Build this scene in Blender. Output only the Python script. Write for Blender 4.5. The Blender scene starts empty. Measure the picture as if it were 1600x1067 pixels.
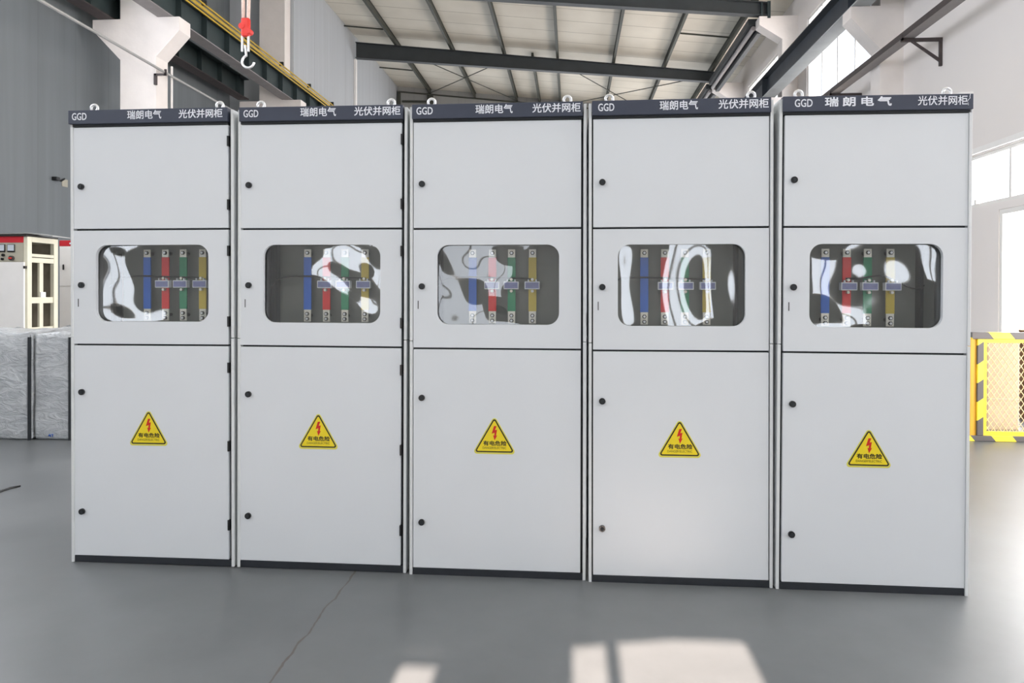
import bpy, bmesh, math, random
from math import sin, cos, pi, radians
from mathutils import Vector, Matrix

random.seed(7)
SC = bpy.context.scene
COL = SC.collection

# ------------------------------------------------------------------ camera
F_PX, CY_PX = 1135.0, 462.4
CAM = Vector((0.0, -3.362, 1.329))
YAW, TILT, ROLL = 0.0817, 0.0050, 0.00383
cam_data = bpy.data.cameras.new('camera')
cam = bpy.data.objects.new('camera', cam_data)
COL.objects.link(cam)
cam_data.sensor_width = 36.0
cam_data.lens = F_PX / 1600 * 36
cam_data.shift_y = (CY_PX - 533.5) / 1600
cam_data.clip_start, cam_data.clip_end = 0.05, 200
fw = Vector((-sin(YAW) * cos(TILT), cos(YAW) * cos(TILT), -sin(TILT)))
r0 = Vector((cos(YAW), sin(YAW), 0)); u0 = r0.cross(fw)
rr = r0 * cos(ROLL) + u0 * sin(ROLL); uu = u0 * cos(ROLL) - r0 * sin(ROLL)
M = Matrix((rr, uu, -fw)).transposed().to_4x4()
M.translation = CAM
cam.matrix_world = M
SC.camera = cam

# ------------------------------------------------------------------ world, sun, window daylight and added fill, exposure
SC.view_settings.view_transform = 'Standard'
SC.view_settings.look = 'None'
SC.view_settings.exposure = 0.0
SC.view_settings.gamma = 1.0
SC.view_settings.use_curve_mapping = False
w = bpy.data.worlds.new('overcast_sky'); SC.world = w
w.use_nodes = True
bg = w.node_tree.nodes['Background']
bg.inputs[0].default_value = (0.93, 0.96, 1.0, 1)
bg.inputs[1].default_value = 2.1

REAR_Y = -8.0
SUN_EL = radians(25)
sd = bpy.data.lights.new('sun', 'SUN'); sun = bpy.data.objects.new('sun', sd); COL.objects.link(sun)
sd.energy = 36.0; sd.angle = radians(0.3); sd.color = (1.0, 0.82, 0.70)
sdir = Vector((0, cos(SUN_EL), -sin(SUN_EL)))
sun.rotation_euler = sdir.to_track_quat('-Z', 'Y').to_euler()
sun.location = (0, -20, 12)


def area(name, loc, direction, sx, sy, radiance, color=(1, 1, 1)):
    """light panel for one opening; radiance is set per opening"""
    d = bpy.data.lights.new(name, 'AREA'); o = bpy.data.objects.new(name, d); COL.objects.link(o)
    d.shape = 'RECTANGLE'; d.size = sx; d.size_y = sy
    d.energy = radiance * sx * sy * pi
    d.color = color
    o.location = loc
    o.rotation_euler = Vector(direction).to_track_quat('-Z', 'Y').to_euler()
    return o


# openings, some unseen and added for fill light  (rear wall: x0, x1, z0, z1)   (right wall: y0, y1, z0, z1)
REAR_OPEN = [(-2.2, -.9, .7, 2.3), (-8.4, -7.0, .6, 2.6), (-3.9, -2.9, 1.55, 2.6), (1.35, 1.95, .7, 2.3), (3.4, 4.4, .85, 2.1), (5.0, 5.75, 1.35, 2.6)]
RIGHT_UP = [(17.24, 21.3, 5.85, 8.15), (11.24, 15.25, 5.85, 8.15), (23.24, 27.2, 5.85, 8.15), (-1.6, 2.6, 5.6, 8.6), (-7.4, -3.4, 5.6, 8.6)]  # the unseen pair nearest the camera is added to light the hall
RIGHT_LOW_ADDED = [(10.9, 15.4, 1.0, 4.3), (16.9, 21.4, 1.0, 4.3), (22.9, 27.4, 1.0, 4.3)]  # hidden behind the cabinets, added to brighten floor and roof
LEFT_ADDED = [(-7.2, -3.4, 4.4, 9.4), (-1.4, 2.4, 4.4, 9.4), (3.6, 7.4, 4.4, 9.4)]  # out of view, added to brighten the right wall
FAR_ADDED = [(-7.2, -3.2, .4, 7.6), (-2.6, 1.6, .4, 7.6), (2.2, 5.4, .4, 7.6)]  # hidden behind the cabinets, added to lift the roof brightness
RIGHT_DOOR = (3.4, 7.05, 0.0, 2.48)
NEAR_DOOR_ADDED = (-1.6, 2.4, 0.0, 3.0)  # unseen doorway, added to brighten the floor on the right
RIGHT_TRANSOM = (3.4, 8.6, 2.58, 3.32)
for i, (a, b, c, d) in enumerate(REAR_OPEN):
    area('daylight_rear', ((a + b) / 2, REAR_Y - .35, (c + d) / 2), (0, 1, 0), b - a, d - c, 1.9 if -2.5 < a < 0 else 4.8 if a < 0 else 4.8, (.92, .96, 1))
for i, (a, b, c, d) in enumerate(RIGHT_UP):
    area('daylight_right', (6.25, (a + b) / 2, (c + d) / 2), (-1, 0, 0), b - a, d - c, 7.5 if b < 4 else 7.5, (1, .97, .95))  # also feeds the added pair out of view
for i, (a, b, c, d) in enumerate(RIGHT_LOW_ADDED):
    area('added_fill_right_low', (6.25, (a + b) / 2, (c + d) / 2), (-1, 0, 0), b - a, d - c, 1.8, (1, .97, .95))  # fill panels for the added low openings
for i, (a, b, c, d) in enumerate(LEFT_ADDED):
    area('added_fill_left', (-10.1, (a + b) / 2, (c + d) / 2), (1, 0, 0), b - a, d - c, 16 if a > 3 else 6.2, (.96, .97, 1))  # fill panels for the added left openings
for i, (a, b, c, d) in enumerate(FAR_ADDED):
    area('added_fill_far', ((a + b) / 2, 28.9, (c + d) / 2), (0, -1, 0), b - a, d - c, 1.9, (1, .98, .95))  # fill panels for the added gable openings
a, b, c, d = RIGHT_DOOR
area('daylight_door', (6.35, (a + b) / 2, (c + d) / 2), (-1, 0, 0), b - a, d - c, 30, (1, .97, .97))
a, b, c, d = NEAR_DOOR_ADDED
area('added_fill_near_door', (6.35, (a + b) / 2, (c + d) / 2), (-1, 0, 0), b - a, d - c, 8.5, (1, .98, .99))  # fill panel for the added doorway
a, b, c, d = RIGHT_TRANSOM
area('daylight_transom', (6.25, (a + b) / 2, (c + d) / 2), (-1, 0, 0), b - a, d - c, 16, (1, .97, .95))


# ------------------------------------------------------------------ materials
def nodes(name):
    m = bpy.data.materials.new(name); m.use_nodes = True
    nt = m.node_tree
    return m, nt, nt.nodes['Principled BSDF']


def s2l(c):
    return tuple(((x / 255) / 12.92 if x / 255 <= .04045 else (((x / 255) + .055) / 1.055) ** 2.4) for x in c)


def mat(name, rgb, rough=.5, metal=0., spec=.5, var=.0, scale=6., bump=0., bscale=40.):
    """procedural paint: base colour with a slight noise variation and optional bump"""
    m, nt, b = nodes(name)
    c = s2l(rgb)
    tc = nt.nodes.new('ShaderNodeTexCoord')
    n = nt.nodes.new('ShaderNodeTexNoise'); n.inputs['Scale'].default_value = scale; n.inputs['Detail'].default_value = 4
    nt.links.new(tc.outputs['Object'], n.inputs['Vector'])
    r = nt.nodes.new('ShaderNodeValToRGB')
    r.color_ramp.elements[0].position = .3; r.color_ramp.elements[1].position = .7
    r.color_ramp.elements[0].color = (*[x * (1 - var) for x in c], 1)
    r.color_ramp.elements[1].color = (*[min(1, x * (1 + var)) for x in c], 1)
    nt.links.new(n.outputs['Fac'], r.inputs[0]); nt.links.new(r.outputs[0], b.inputs['Base Color'])
    b.inputs['Roughness'].default_value = rough; b.inputs['Metallic'].default_value = metal
    b.inputs['Specular IOR Level'].default_value = spec
    if bump:
        n2 = nt.nodes.new('ShaderNodeTexNoise'); n2.inputs['Scale'].default_value = bscale; n2.inputs['Detail'].default_value = 5
        nt.links.new(tc.outputs['Object'], n2.inputs['Vector'])
        bp = nt.nodes.new('ShaderNodeBump'); bp.inputs['Strength'].default_value = bump; bp.inputs['Distance'].default_value = .02
        nt.links.new(n2.outputs['Fac'], bp.inputs['Height']); nt.links.new(bp.outputs[0], b.inputs['Normal'])
    return m


def math_node(nt, op, a, b=None):
    n = nt.nodes.new('ShaderNodeMath'); n.operation = op
    for i, v in enumerate((a, b)):
        if v is None: continue
        if isinstance(v, (int, float)): n.inputs[i].default_value = v
        else: nt.links.new(v, n.inputs[i])
    return n.outputs[0]


MAT = {}
MAT['cab'] = mat('cabinet_grey_paint', (220, 224, 228), .45, spec=.25, var=.012, scale=3)
MAT['cab_edge'] = mat('cabinet_side_paint', (218, 221, 222), .4, var=.02)
MAT['navy'] = mat('slate_blue_header', (58, 64, 80), .42, var=.05, scale=9)
MAT['dark'] = mat('dark_gasket', (34, 38, 42), .6, var=.08)
MAT['plinth'] = mat('dark_plinth', (36, 40, 46), .5, var=.12, scale=14)
MAT['black'] = mat('black_plastic', (18, 19, 21), .35)
MAT['white_ink'] = mat('white_ink', (232, 235, 242), .5)
MAT['zinc'] = mat('zinc_plated', (228, 229, 230), .32, metal=.6, var=.05, scale=20)
MAT['tin'] = mat('tinned_copper', (225, 222, 210), .35, metal=.35, var=.06, scale=30)
MAT['bolt'] = mat('dark_bolt', (62, 60, 56), .4, metal=.6)
MAT['inner'] = mat('galvanised_back_plate', (128, 131, 126), .5, metal=.0, var=.1, scale=5)
MAT['blue'] = mat('blue_sleeve', (36, 104, 206), .4)
MAT['red'] = mat('red_sleeve', (230, 40, 42), .4)
MAT['green'] = mat('green_sleeve', (20, 142, 98), .4)
MAT['yellow_bar'] = mat('yellow_sleeve', (206, 182, 56), .4)
MAT['ct'] = mat('instrument_grey_blue', (118, 122, 168), .3, var=.1, scale=60)
MAT['ct_rim'] = mat('clear_white_rim', (222, 226, 232), .3)
MAT['sign_yellow'] = mat('sign_yellow', (238, 214, 28), .4, var=.03, scale=20)
MAT['sign_pale'] = mat('sign_pale_edge', (222, 214, 90), .4)
MAT['sign_black'] = mat('sign_black', (40, 34, 10), .5)
MAT['sign_red'] = mat('sign_red', (206, 34, 20), .45)
MAT['concrete'] = mat('white_washed_concrete', (232, 226, 222), .85, var=.04, scale=2.5, bump=.15, bscale=14)
MAT['steel_dark'] = mat('dark_green_steel', (46, 58, 60), .55, var=.15, scale=3)
MAT['steel_roof'] = mat('dark_grey_roof_steel', (58, 62, 64), .6, var=.12, scale=2)
MAT['purlin'] = mat('olive_grey_purlin', (64, 66, 58), .65, var=.15, scale=2)
MAT['beam_blue'] = mat('dark_blue_grey_steel', (54, 60, 68), .5, var=.2, scale=2)
MAT['lit_flange'] = mat('pale_grey_flange', (176, 182, 184), .55, var=.08, scale=3)  # window light on the right beam's underside is put into this colour
MAT['tray'] = mat('grey_tray', (138, 134, 134), .55, var=.08, scale=4)
MAT['bracket'] = mat('dark_brown_steel', (66, 58, 58), .6, var=.12, scale=9)
MAT['rail_yellow'] = mat('conductor_yellow', (190, 158, 40), .5, var=.1, scale=4)
MAT['conduit'] = mat('grey_conduit', (158, 158, 156), .45, var=.06)
MAT['white_paint'] = mat('white_paint', (236, 234, 232), .6, var=.02)
MAT['frame_white'] = mat('window_frame_white', (228, 226, 222), .5, var=.02)
MAT['cream'] = mat('cream_frame', (216, 212, 192), .5, var=.05, scale=8)
MAT['beige'] = mat('beige_panel', (178, 174, 158), .5, var=.04)
MAT['red_band'] = mat('red_band', (196, 30, 44), .45)
MAT['back_sheet'] = mat('taupe_back_sheet', (150, 142, 126), .8, var=.25, scale=5)  # mottled taupe for the open cabinet's back panel
MAT['meter'] = mat('meter_face', (196, 204, 214), .25)
MAT['hook_red'] = mat('hook_block_red', (206, 52, 44), .45)
MAT['rope'] = mat('pink_sling', (214, 190, 180), .8, var=.1, scale=30)
MAT['orange'] = mat('orange_yellow', (236, 176, 40), .45)
MAT['fence_yellow'] = mat('fence_yellow', (255, 224, 56), .4)
MAT['mesh_wire'] = mat('mesh_wire', (226, 206, 160), .5)
MAT['brown'] = mat('brown_board', (112, 78, 40), .75, var=.15, scale=6)
MAT['carton'] = mat('beige_carton', (184, 166, 146), .7, var=.05)
MAT['ground'] = mat('outside_ground', (214, 204, 190), .9, var=.05, scale=2)
MAT['wall_white'] = mat('white_render', (230, 225, 222), .85, var=.02, scale=.6, bump=.08, bscale=6)
MAT['wall_rear'] = mat('grey_render', (190, 190, 188), .85, var=.03, scale=.6)


def wall_panels(name, rgb, axis, period, var):
    """painted sheet wall with faint vertical streaks and panel seams"""
    m, nt, b = nodes(name)
    c = s2l(rgb)
    tc = nt.nodes.new('ShaderNodeTexCoord')
    sx = nt.nodes.new('ShaderNodeSeparateXYZ'); nt.links.new(tc.outputs['Object'], sx.inputs[0])
    mp = nt.nodes.new('ShaderNodeMapping'); mp.inputs['Scale'].default_value = (6, 6, .25)
    nt.links.new(tc.outputs['Object'], mp.inputs[0])
    n = nt.nodes.new('ShaderNodeTexNoise'); n.inputs['Scale'].default_value = 1.0; n.inputs['Detail'].default_value = 5
    nt.links.new(mp.outputs[0], n.inputs[0])
    r = nt.nodes.new('ShaderNodeValToRGB')
    r.color_ramp.elements[0].position = .3; r.color_ramp.elements[1].position = .7
    r.color_ramp.elements[0].color = (*[x * (1 - var) for x in c], 1)
    r.color_ramp.elements[1].color = (*[x * (1 + var) for x in c], 1)
    nt.links.new(n.outputs[0], r.inputs[0])
    fr = math_node(nt, 'FRACT', math_node(nt, 'DIVIDE', sx.outputs[axis], period))
    seam = math_node(nt, 'LESS_THAN', fr, .012)
    mx = nt.nodes.new('ShaderNodeMixRGB'); mx.inputs[2].default_value = (*[x * .72 for x in c], 1)
    nt.links.new(math_node(nt, 'MULTIPLY', seam, .7), mx.inputs[0]); nt.links.new(r.outputs[0], mx.inputs[1])
    nt.links.new(mx.outputs[0], b.inputs['Base Color'])
    b.inputs['Roughness'].default_value = .6
    return m


MAT['wall_grey'] = wall_panels('grey_sheet_wall', (114, 120, 124), 1, 1.0, .07)
MAT['wall_part'] = wall_panels('pale_grey_sheet_wall', (178, 183, 188), 1, 3.0, .04)
MAT['wall_far'] = wall_panels('grey_gable_wall', (160, 160, 158), 0, 1.0, .05)


def roof_material():
    m, nt, b = nodes('beige_roof_sheets')
    tc = nt.nodes.new('ShaderNodeTexCoord')
    sx = nt.nodes.new('ShaderNodeSeparateXYZ'); nt.links.new(tc.outputs['Object'], sx.inputs[0])
    n = nt.nodes.new('ShaderNodeTexNoise'); n.inputs['Scale'].default_value = .7; n.inputs['Detail'].default_value = 5
    nt.links.new(tc.outputs['Object'], n.inputs[0])
    r = nt.nodes.new('ShaderNodeValToRGB')
    r.color_ramp.elements[0].position = .3; r.color_ramp.elements[1].position = .7
    r.color_ramp.elements[0].color = (*s2l((206, 200, 186)), 1)
    r.color_ramp.elements[1].color = (*s2l((222, 217, 204)), 1)
    nt.links.new(n.outputs[0], r.inputs[0])
    fr = math_node(nt, 'FRACT', math_node(nt, 'DIVIDE', sx.outputs[1], .95))
    seam = math_node(nt, 'LESS_THAN', fr, .035)
    mx = nt.nodes.new('ShaderNodeMixRGB'); mx.inputs[2].default_value = (*s2l((150, 144, 128)), 1)
    nt.links.new(math_node(nt, 'MULTIPLY', seam, .75), mx.inputs[0]); nt.links.new(r.outputs[0], mx.inputs[1])
    nt.links.new(mx.outputs[0], b.inputs['Base Color'])
    b.inputs['Roughness'].default_value = .7
    return m


def floor_material():
    m, nt, b = nodes('grey_floor_paint')
    tc = nt.nodes.new('ShaderNodeTexCoord')
    sx = nt.nodes.new('ShaderNodeSeparateXYZ'); nt.links.new(tc.outputs['Object'], sx.inputs[0])
    n = nt.nodes.new('ShaderNodeTexNoise'); n.inputs['Scale'].default_value = 1.1; n.inputs['Detail'].default_value = 7
    n.inputs['Roughness'].default_value = .62
    nt.links.new(tc.outputs['Object'], n.inputs[0])
    r = nt.nodes.new('ShaderNodeValToRGB')
    r.color_ramp.elements[0].position = .3; r.color_ramp.elements[1].position = .72
    r.color_ramp.elements[0].color = (*s2l((91, 94, 96)), 1)
    r.color_ramp.elements[1].color = (*s2l((110, 113, 115)), 1)
    nt.links.new(n.outputs[0], r.inputs[0])
    # old crack running towards the cabinets
    n2 = nt.nodes.new('ShaderNodeTexNoise'); n2.inputs['Scale'].default_value = 6; n2.inputs['Detail'].default_value = 4
    nt.links.new(tc.outputs['Object'], n2.inputs[0])
    wob = math_node(nt, 'MULTIPLY', math_node(nt, 'SUBTRACT', n2.outputs[0], .5), .05)
    line = math_node(nt, 'ADD', math_node(nt, 'ADD', sx.outputs[0], 1.02), wob)
    n3 = nt.nodes.new('ShaderNodeTexNoise'); n3.inputs['Scale'].default_value = 20
    nt.links.new(tc.outputs['Object'], n3.inputs[0])
    wid = math_node(nt, 'MULTIPLY', n3.outputs[0], .0085)
    cr = math_node(nt, 'LESS_THAN', math_node(nt, 'ABSOLUTE', line), wid)
    mx = nt.nodes.new('ShaderNodeMixRGB'); mx.inputs[2].default_value = (*s2l((74, 62, 54)), 1)
    nt.links.new(math_node(nt, 'MULTIPLY', cr, .75), mx.inputs[0]); nt.links.new(r.outputs[0], mx.inputs[1])
    nt.links.new(mx.outputs[0], b.inputs['Base Color'])
    rr_ = nt.nodes.new('ShaderNodeMapRange'); rr_.inputs['To Min'].default_value = .3; rr_.inputs['To Max'].default_value = .42
    nt.links.new(n.outputs[0], rr_.inputs[0]); nt.links.new(rr_.outputs[0], b.inputs['Roughness'])
    b.inputs['Specular IOR Level'].default_value = .5
    return m


def glass_material(name, ior, tint, wav=0.):
    """clear sheet: lets light straight through, mirrors by its own reflectance"""
    m = bpy.data.materials.new(name); m.use_nodes = True
    nt = m.node_tree; nt.nodes.clear()
    out = nt.nodes.new('ShaderNodeOutputMaterial')
    t = nt.nodes.new('ShaderNodeBsdfTransparent'); t.inputs[0].default_value = (*tint, 1)
    g = nt.nodes.new('ShaderNodeBsdfGlossy'); g.inputs['Roughness'].default_value = .03
    f0 = ((ior - 1) / (ior + 1)) ** 2
    lw = nt.nodes.new('ShaderNodeLayerWeight'); lw.inputs[0].default_value = .5
    f5 = math_node(nt, 'POWER', lw.outputs['Facing'], 5)
    fr = math_node(nt, 'ADD', math_node(nt, 'MULTIPLY', f5, 1 - f0), f0)
    mx = nt.nodes.new('ShaderNodeMixShader')
    nt.links.new(fr, mx.inputs[0]); nt.links.new(t.outputs[0], mx.inputs[1]); nt.links.new(g.outputs[0], mx.inputs[2])
    nt.links.new(mx.outputs[0], out.inputs[0])
    return m


def hazard(name, axis_a, axis_b, period, sgn=1):
    """yellow and black warning tape"""
    m, nt, b = nodes(name)
    tc = nt.nodes.new('ShaderNodeTexCoord')
    sx = nt.nodes.new('ShaderNodeSeparateXYZ'); nt.links.new(tc.outputs['Object'], sx.inputs[0])
    q = math_node(nt, 'ADD', sx.outputs[axis_a], math_node(nt, 'MULTIPLY', sx.outputs[axis_b], sgn))
    fr = math_node(nt, 'FRACT', math_node(nt, 'DIVIDE', q, period))
    k = math_node(nt, 'LESS_THAN', fr, .5)
    mx = nt.nodes.new('ShaderNodeMixRGB')
    mx.inputs[1].default_value = (*s2l((255, 230, 64)), 1); mx.inputs[2].default_value = (*s2l((92, 86, 84)), 1)
    nt.links.new(k, mx.inputs[0]); nt.links.new(mx.outputs[0], b.inputs['Base Color'])
    b.inputs['Roughness'].default_value = .35
    return m


MAT['roof'] = roof_material()
MAT['floor'] = floor_material()
MAT['pane'] = glass_material('clear_acrylic', 2.2, (.99, 1, 1))
MAT['glass'] = glass_material('window_glass', 1.3, (.97, .98, 1))
MAT['hazard_rail'] = hazard('hazard_tape_rail', 0, 2, .36, .8)
MAT['hazard_post'] = hazard('hazard_tape_post', 2, 0, .34, -.7)


def film_material():
    m, nt, b = nodes('crumpled_plastic_film')
    tc = nt.nodes.new('ShaderNodeTexCoord')
    mp = nt.nodes.new('ShaderNodeMapping'); mp.inputs['Scale'].default_value = (1, 1, 2.2); mp.inputs['Rotation'].default_value = (.3, .5, .2)
    nt.links.new(tc.outputs['Object'], mp.inputs[0])
    n = nt.nodes.new('ShaderNodeTexNoise'); n.inputs['Scale'].default_value = 7; n.inputs['Detail'].default_value = 8
    n.inputs['Roughness'].default_value = .6; n.inputs['Distortion'].default_value = 1.2
    nt.links.new(mp.outputs[0], n.inputs[0])
    r = nt.nodes.new('ShaderNodeValToRGB')
    r.color_ramp.elements[0].position = .3; r.color_ramp.elements[1].position = .8
    r.color_ramp.elements[0].color = (*s2l((172, 176, 180)), 1)
    r.color_ramp.elements[1].color = (*s2l((206, 209, 212)), 1)
    nt.links.new(n.outputs[0], r.inputs[0]); nt.links.new(r.outputs[0], b.inputs['Base Color'])
    bp = nt.nodes.new('ShaderNodeBump'); bp.inputs['Strength'].default_value = .9; bp.inputs['Distance'].default_value = .03
    nt.links.new(n.outputs[0], bp.inputs['Height']); nt.links.new(bp.outputs[0], b.inputs['Normal'])
    b.inputs['Roughness'].default_value = .18
    return m


MAT['film'] = film_material()


# ------------------------------------------------------------------ mesh helpers
class MB:
    def __init__(s):
        s.v = []; s.f = []; s.mi = []; s.mats = []; s.sm = []

    def m(s, key):
        if key not in s.mats: s.mats.append(key)
        return s.mats.index(key)

    def add(s, vs, fs, key, smooth=False):
        o = len(s.v); k = s.m(key)
        s.v += [tuple(p) for p in vs]
        for f in fs:
            s.f.append(tuple(i + o for i in f)); s.mi.append(k); s.sm.append(smooth)
        return s

    def box(s, x0, x1, y0, y1, z0, z1, key, bev=0.):
        if bev <= 0:
            vs = [(x0, y0, z0), (x1, y0, z0), (x1, y1, z0), (x0, y1, z0), (x0, y0, z1), (x1, y0, z1), (x1, y1, z1), (x0, y1, z1)]
            return s.add(vs, [(0, 3, 2, 1), (4, 5, 6, 7), (0, 1, 5, 4), (1, 2, 6, 5), (2, 3, 7, 6), (3, 0, 4, 7)], key)
        bm = bmesh.new()
        bmesh.ops.create_cube(bm, size=1)
        for v in bm.verts:
            v.co = Vector(((x0 + x1) / 2 + v.co.x * (x1 - x0), (y0 + y1) / 2 + v.co.y * (y1 - y0), (z0 + z1) / 2 + v.co.z * (z1 - z0)))
        bmesh.ops.bevel(bm, geom=bm.edges[:], offset=bev, segments=2, profile=.5, affect='EDGES')
        bm.verts.index_update()
        s.add([v.co[:] for v in bm.verts], [[v.index for v in f.verts] for f in bm.faces], key)
        bm.free()
        return s

    def cyl(s, a, b, r, key, n=16, r2=None, cap=True, smooth=True):
        a = Vector(a); b = Vector(b); d = (b - a).normalized()
        t = d.cross(Vector((0, 0, 1)) if abs(d.z) < .9 else Vector((1, 0, 0))).normalized(); q = d.cross(t)
        r2 = r if r2 is None else r2
        vs = [a + (t * cos(2 * pi * i / n) + q * sin(2 * pi * i / n)) * r for i in range(n)]
        vs += [b + (t * cos(2 * pi * i / n) + q * sin(2 * pi * i / n)) * r2 for i in range(n)]
        s.add(vs, [(i, (i + 1) % n, n + (i + 1) % n, n + i) for i in range(n)], key, smooth)
        if cap:
            s.add(vs[:n], [tuple(reversed(range(n)))], key); s.add(vs[n:], [tuple(range(n))], key)
        return s

    def tube(s, pts, r, key, n=8, closed=False):
        pts = [Vector(p) for p in pts]; N = len(pts); rings = []
        ref = Vector((0, 0, 1))
        for i in range(N):
            d = (pts[(i + 1) % N] - pts[i - 1]) if closed else (pts[min(i + 1, N - 1)] - pts[max(i - 1, 0)])
            d.normalize()
            t = d.cross(ref)
            if t.length < .05: t = d.cross(Vector((1, 0, 0)))
            t.normalize(); q = d.cross(t)
            rings.append([pts[i] + (t * cos(2 * pi * k / n) + q * sin(2 * pi * k / n)) * r for k in range(n)])
        vs = [p for g in rings for p in g]; fs = []
        for i in range(N if closed else N - 1):
            j = (i + 1) % N
            for k in range(n):
                fs.append((i * n + k, i * n + (k + 1) % n, j * n + (k + 1) % n, j * n + k))
        if not closed:
            fs.append(tuple(range(n))); fs.append(tuple((N - 1) * n + k for k in reversed(range(n))))
        return s.add(vs, fs, key, True)

    def torus(s, c, R, r, key, axis='y', n=28, k=10, a0=0., a1=2 * pi):
        c = Vector(c); pts = []
        full = abs(a1 - a0 - 2 * pi) < 1e-6
        for i in range(n if full else n + 1):
            a = a0 + (a1 - a0) * i / n
            p = {'y': Vector((cos(a), 0, sin(a))), 'x': Vector((0, cos(a), sin(a))), 'z': Vector((cos(a), sin(a), 0))}[axis]
            pts.append((p, c + p * R))
        ax = {'y': Vector((0, 1, 0)), 'x': Vector((1, 0, 0)), 'z': Vector((0, 0, 1))}[axis]
        vs = []; N = len(pts)
        for p, q in pts:
            for j in range(k):
                b = 2 * pi * j / k
                vs.append(q + p * (cos(b) * r) + ax * (sin(b) * r))
        fs = []
        for i in range(N if full else N - 1):
            i2 = (i + 1) % N
            for j in range(k):
                fs.append((i * k + j, i2 * k + j, i2 * k + (j + 1) % k, i * k + (j + 1) % k))
        return s.add(vs, fs, key, True)

    def prism(s, poly, y0, y1, key, plane='xz'):
        """extrude a polygon given in x,z (along y) or y,z (along x)"""
        n = len(poly)
        if plane == 'xz': P = lambda p, t: (p[0], t, p[1])
        elif plane == 'yz': P = lambda p, t: (t, p[0], p[1])
        else: P = lambda p, t: (p[0], p[1], t)
        vs = [P(p, y0) for p in poly] + [P(p, y1) for p in poly]
        fs = [tuple(range(n)), tuple(reversed(range(n, 2 * n)))] + [(i, n + i, n + (i + 1) % n, (i + 1) % n) for i in range(n)]
        return s.add(vs, fs, key)

    def build(s, name, parent=None, fix=True):
        me = bpy.data.meshes.new(name)
        me.from_pydata(s.v, [], s.f)
        for k in s.mats: me.materials.append(MAT[k])
        for i, p in enumerate(me.polygons):
            p.material_index = s.mi[i]; p.use_smooth = s.sm[i]
        if fix:
            bm = bmesh.new(); bm.from_mesh(me)
            bmesh.ops.recalc_face_normals(bm, faces=bm.faces[:])
            bm.to_mesh(me); bm.free()
        me.update()
        o = bpy.data.objects.new(name, me); COL.objects.link(o)
        if parent: o.parent = parent
        return o


def tag(o, label, cat, group=None, kind=None):
    if label: o['label'] = label
    if cat: o['category'] = cat
    if group: o['group'] = group
    if kind: o['kind'] = kind
    return o


def struct(o):
    o['kind'] = 'structure'
    return o


def empty(name, loc=(0, 0, 0), rot=(0, 0, 0)):
    o = bpy.data.objects.new(name, None); COL.objects.link(o)
    o.location = loc; o.rotation_euler = rot; o.empty_display_size = .2
    return o


def text_mesh(name, body, x0, x1, zc, h, y, key, parent, bold=0., spread=None, depth=.0006):
    """lettering facing -y, stretched to fill x0..x1 and height h around zc"""
    cu = bpy.data.curves.new(name, 'FONT'); cu.body = body; cu.size = 1; cu.extrude = 0
    cu.resolution_u = 3
    if spread: cu.space_character = spread
    t = bpy.data.objects.new(name + '_curve', cu); COL.objects.link(t)
    dg = bpy.context.evaluated_depsgraph_get(); dg.update()
    me = bpy.data.meshes.new_from_object(t.evaluated_get(dg))
    bpy.data.objects.remove(t); bpy.data.curves.remove(cu)
    xs = [v.co.x for v in me.vertices]; ys = [v.co.y for v in me.vertices]
    ax, bx, ay, by = min(xs), max(xs), min(ys), max(ys)
    bm = bmesh.new(); bm.from_mesh(me)
    for v in bm.verts:
        v.co = Vector((x0 + (v.co.x - ax) / (bx - ax) * (x1 - x0), y, zc - h / 2 + (v.co.y - ay) / (by - ay) * h))
    if bold:
        src = bm.faces[:] + bm.edges[:] + bm.verts[:]
        for k, (dx, dz) in enumerate(((bold, 0), (0, bold), (bold, bold))):
            g = bmesh.ops.duplicate(bm, geom=src)['geom']
            for v in g:
                if isinstance(v, bmesh.types.BMVert): v.co += Vector((dx * h, -.00004 * (k + 1), dz * h))
    bm.to_mesh(me); bm.free()
    me.name = name
    me.materials.clear(); me.materials.append(MAT[key])
    for p in me.polygons: p.material_index = 0
    o = bpy.data.objects.new(name, me); COL.objects.link(o); o.parent = parent
    return o


def wall_mesh(name, axis, pos, thick, a0, a1, z0, ztop, holes, key):
    """wall with rectangular openings; axis 'x': plane at x=pos running along y, 'y': plane at y=pos running along x.
    ztop may be a function of the running coordinate"""
    mb = MB()
    zt = ztop if callable(ztop) else (lambda q: ztop)
    A = sorted(set([a0, a1] + [h[0] for h in holes] + [h[1] for h in holes]))
    A = [q for q in A if a0 <= q <= a1]
    for i in range(len(A) - 1):
        l, r = A[i], A[i + 1]; c = (l + r) / 2
        hs = sorted([(h[2], h[3]) for h in holes if h[0] < c < h[1]])
        z = z0; spans = []
        for lo, hi in hs:
            if lo > z: spans.append((z, lo))
            z = max(z, hi)
        spans.append((z, None))
        for lo, hi in spans:
            tl, tr = (zt(l), zt(r)) if hi is None else (hi, hi)
            poly = [(l, lo), (r, lo), (r, tr), (l, tl)]
            mb.prism(poly, pos, pos + thick, key, 'yz' if axis == 'x' else 'xz')
    return mb.build(name)


# ------------------------------------------------------------------ the hall
XL, XR, XP = -9.6, 5.8, -7.75          # left wall, right wall, partition
Y1, Y2, Y3, YF = 9.94, 15.94, 21.94, 28.4


def zpur(x): return 10.21 - .105 * (x + 7.69)       # underside of the purlins
def zdeck(x): return zpur(x) + .24


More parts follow.
